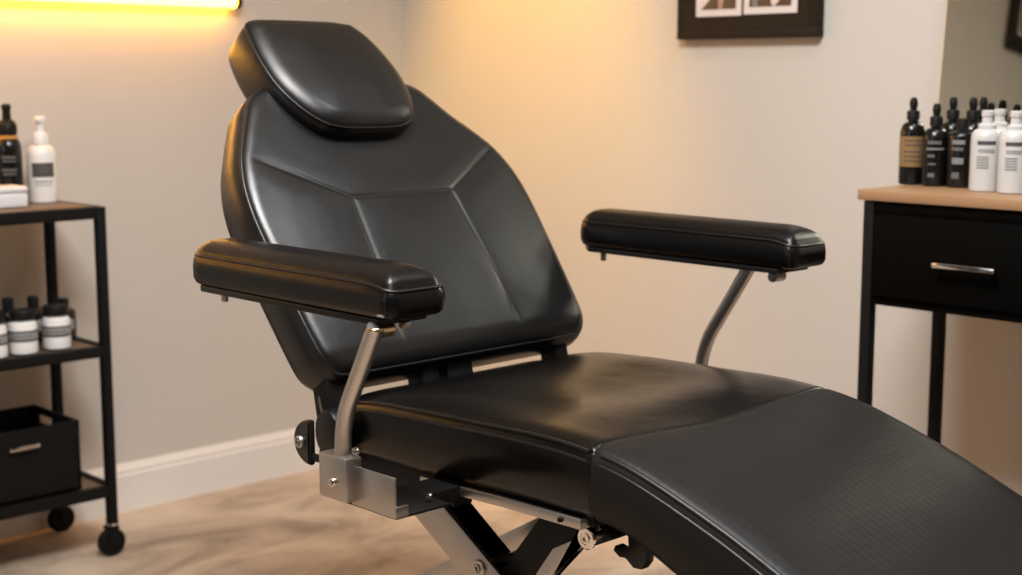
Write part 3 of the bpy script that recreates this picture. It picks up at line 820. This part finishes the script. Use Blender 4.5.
# --- scissor lift under the seat
def flat_arm(y0, z0, y1, z1, w, x0, x1, mk, name='lift_arm', rnd=True):
    d = Vector((y1 - y0, z1 - z0)); L = d.length; d.normalize(); n = Vector((-d.y, d.x))
    poly = []
    for i in range(9):
        a = R(90 + 180 * i / 8); poly.append(Vector((y0, z0)) + d * (math.cos(a) * w / 2) + n * (math.sin(a) * w / 2))
    for i in range(9):
        a = R(-90 + 180 * i / 8); poly.append(Vector((y1, z1)) + d * (math.cos(a) * w / 2) + n * (math.sin(a) * w / 2))
    return P(MB().prism([(p.x, p.y) for p in poly], (0, 0, 0), (0, 1, 0), (0, 0, 1), (1, 0, 0), x0, x1, .0015), name, mk)
for sx in (1, -1):
    X = lambda x: xc + sx * (x - xc)
    r = lambda a, b: sorted((X(a), X(b)))
    a, b = r(1.326, 1.334); A1 = flat_arm(1.584, .538, .888, .115, .057, a, b, 'steel')
    bolt(a if sx == 1 else b, 1.447, .464, .012, A1, 'steel', -sx)
    a, b = r(1.352, 1.392); A2 = flat_arm(1.575, .528, .90, .10, .036, a, b, 'black_metal')
    a, b = r(1.445, 1.455); A3 = flat_arm(1.36, .545, 1.95 - .03, .225, .030, a, b, 'steel')
    # front pivot arm with its big bolt
    a, b = r(1.322, 1.332)
    piv = [(1.236 + .0175 * math.cos(R(q)), .558 + .0175 * math.sin(R(q))) for q in range(-60, 150, 15)] + [(1.300, .528), (1.330, .487), (1.345, .44), (1.37, .40), (1.33, .40), (1.312, .44), (1.298, .490), (1.270, .524)]
    pv = P(MB().prism(piv, (0, 0, 0), (0, 1, 0), (0, 0, 1), (1, 0, 0), a, b, .0015), 'pivot_arm', 'steel')
    bolt(a if sx == 1 else b, 1.236, .558, .0150, pv, 'chrome', -sx)
    a, b = r(1.345, 1.40)
    P(MB().prism([(1.345, .560), (1.225, .575), (1.215, .555), (1.255, .535), (1.295, .528), (1.335, .49), (1.385, .42), (1.43, .40), (1.43, .455)], (0, 0, 0), (0, 1, 0), (0, 0, 1), (1, 0, 0), a, b, .004), 'lift_bracket', 'black_metal')
    hk = MB().prism([(1.258, .519), (1.247, .512), (1.236, .513), (1.222, .503), (1.208, .504), (1.200, .515), (1.196, .560), (1.235, .572), (1.231, .530), (1.245, .525), (1.255, .527)], (0, 0, 0), (0, 1, 0), (0, 0, 1), (1, 0, 0), *r(1.395, 1.412), .002)
    P(hk, 'release_lever', 'black_plastic')
P(MB().tube([(1.33, 1.236, .558), (1.75, 1.236, .558)], .008, 14), 'pivot_shaft', 'steel')
P(MB().tube([(1.33, 1.447, .464), (1.75, 1.447, .464)], .008, 14), 'pivot_shaft', 'steel')
# column and floor base
P(MB().box((1.44, 1.18, .045), (1.64, 1.38, .20), .012, 3).box((1.41, 1.16, .20), (1.67, 1.40, .235), .006), 'lift_column', 'black_metal')
P(MB().box((1.27, .80, 0), (1.81, 1.965, .045), .012, 3).box((1.30, .84, .045), (1.36, .96, .115), .006).box((1.72, .84, .045), (1.78, .96, .115), .006).box((1.43, 1.895, .045), (1.65, 1.945, .245), .006), 'floor_base', 'black_metal')

# ------------------------------------------------------------------ lights
def area(name, loc, target, size, energy, col, size_y=None):
    l = bpy.data.lights.new(name, 'AREA'); l.energy = energy; l.color = col; l.size = size
    if size_y: l.shape = 'RECTANGLE'; l.size_y = size_y
    o = bpy.data.objects.new(name, l); C.objects.link(o); o.location = loc
    o.rotation_euler = (Vector(target) - Vector(loc)).to_track_quat('-Z', 'Y').to_euler(); return o
def ceiling_lamp(label, x, y, w, d):
    t = thing('ceiling_light', label, 'light', (x, y, ZC))
    f = MB()
    for a in ((-w / 2 - .02, -d / 2 - .02, w / 2 + .02, -d / 2), (-w / 2 - .02, d / 2, w / 2 + .02, d / 2 + .02), (-w / 2 - .02, -d / 2, -w / 2, d / 2), (w / 2, -d / 2, w / 2 + .02, d / 2)):
        f.box((a[0], a[1], -.035), (a[2], a[3], -.001), .002)
    f.build('housing', M['trim'], t)
    MB().box((-w / 2, -d / 2, -.025), (w / 2, d / 2, -.002)).build('diffuser', M['panel_light'], t)
ceiling_lamp('square ceiling light panel above the left side of the chair', .9, 1.15, .8, .8)
ceiling_lamp('small square ceiling light added out of view near the right wall', 2.05, .95, .35, .35)
area('ceiling_key', (.9, 1.15, ZC - .04), (.9, 1.15, 0), .8, 95, (1.0, .985, .97))
area('added_counter_fill', (2.05, .95, ZC - .04), (2.05, .95, 0), .35, 8, (.86, .94, 1.0))  # unseen lamp added so the backrest picks up a cool reflection
area('added_side_fill', (X0 + .05, 1.9, 1.45), (2.0, 2.0, .8), 1.1, 12, (.86, .93, 1.0), 1.3)  # unseen fill lamp added inside the closed wall in place of daylight

sp = bpy.data.lights.new('added_wall_spot', 'SPOT'); sp.energy = 92; sp.color = (1, .52, .03); sp.spot_size = R(60); sp.spot_blend = .9; sp.shadow_soft_size = .05  # unseen warm lamp added for the golden glow on the right wall
so_ = bpy.data.objects.new('added_wall_spot', sp); C.objects.link(so_); so_.location = (2.18, 2.86, 2.22)
so_.rotation_euler = (Vector((2.825, 2.87, 1.10)) - so_.location).to_track_quat('-Z', 'Y').to_euler()
t = thing('added_spotlight', 'small unseen ceiling spot added to warm the right wall', 'light', (2.18, 2.86, ZC))
dv = (Vector((2.825, 2.87, 1.10)) - so_.location).normalized(); c0_ = Vector((0, 0, so_.location.z - ZC))
MB().lathe([(.045, -.02), (.045, -.001)], 24).build('ceiling_rose', M['black_metal'], t)
MB().tube([(0, 0, -.02), c0_ - dv * .07], .008, 12).build('stem', M['black_metal'], t)
MB().tube([c0_ - dv * .12, c0_ - dv * .11, c0_ - dv * .02], [.03, .04, .042], 24).build('lamp_head', M['black_metal'], t)
# window frame added out of view around the side fill, wall closed behind
t = struct(MB().box((X0 + .001, 1.30, .80), (X0 + .03, 2.50, .84), .003).box((X0 + .001, 1.30, 2.10), (X0 + .03, 2.50, 2.14), .003).box((X0 + .001, 1.30, .84), (X0 + .03, 1.34, 2.10), .003).box((X0 + .001, 2.46, .84), (X0 + .03, 2.50, 2.10), .003).build('added_window_1', M['trim']))
w = bpy.data.worlds.new('world'); bpy.context.scene.world = w; w.use_nodes = True
w.node_tree.nodes['Background'].inputs['Color'].default_value = (.7, .8, 1, 1)
w.node_tree.nodes['Background'].inputs['Strength'].default_value = .05

# ------------------------------------------------------------------ camera
f, yh, xr = 1450., 75., 2040.
p = math.atan((287.5 - yh) / f); a = math.atan((xr - 511) / (f / math.cos(p)))
cam = bpy.data.cameras.new('camera'); co = bpy.data.objects.new('camera', cam); C.objects.link(co)
cam.sensor_width = 36; cam.sensor_fit = 'HORIZONTAL'; cam.lens = f / 1022 * 36; cam.clip_start = .02
co.location = (0, 0, 1.15)
co.rotation_euler = (PI / 2 - p, 0, a - PI / 2)
cam.dof.use_dof = True; cam.dof.focus_distance = 1.95; cam.dof.aperture_fstop = 4.5
sc = bpy.context.scene; sc.camera = co
sc.view_settings.view_transform = 'Standard'; sc.view_settings.look = 'None'; sc.view_settings.gamma = 1; sc.view_settings.use_curve_mapping = False
sc.view_settings.exposure = 0.08
sc.cycles.use_denoising = True
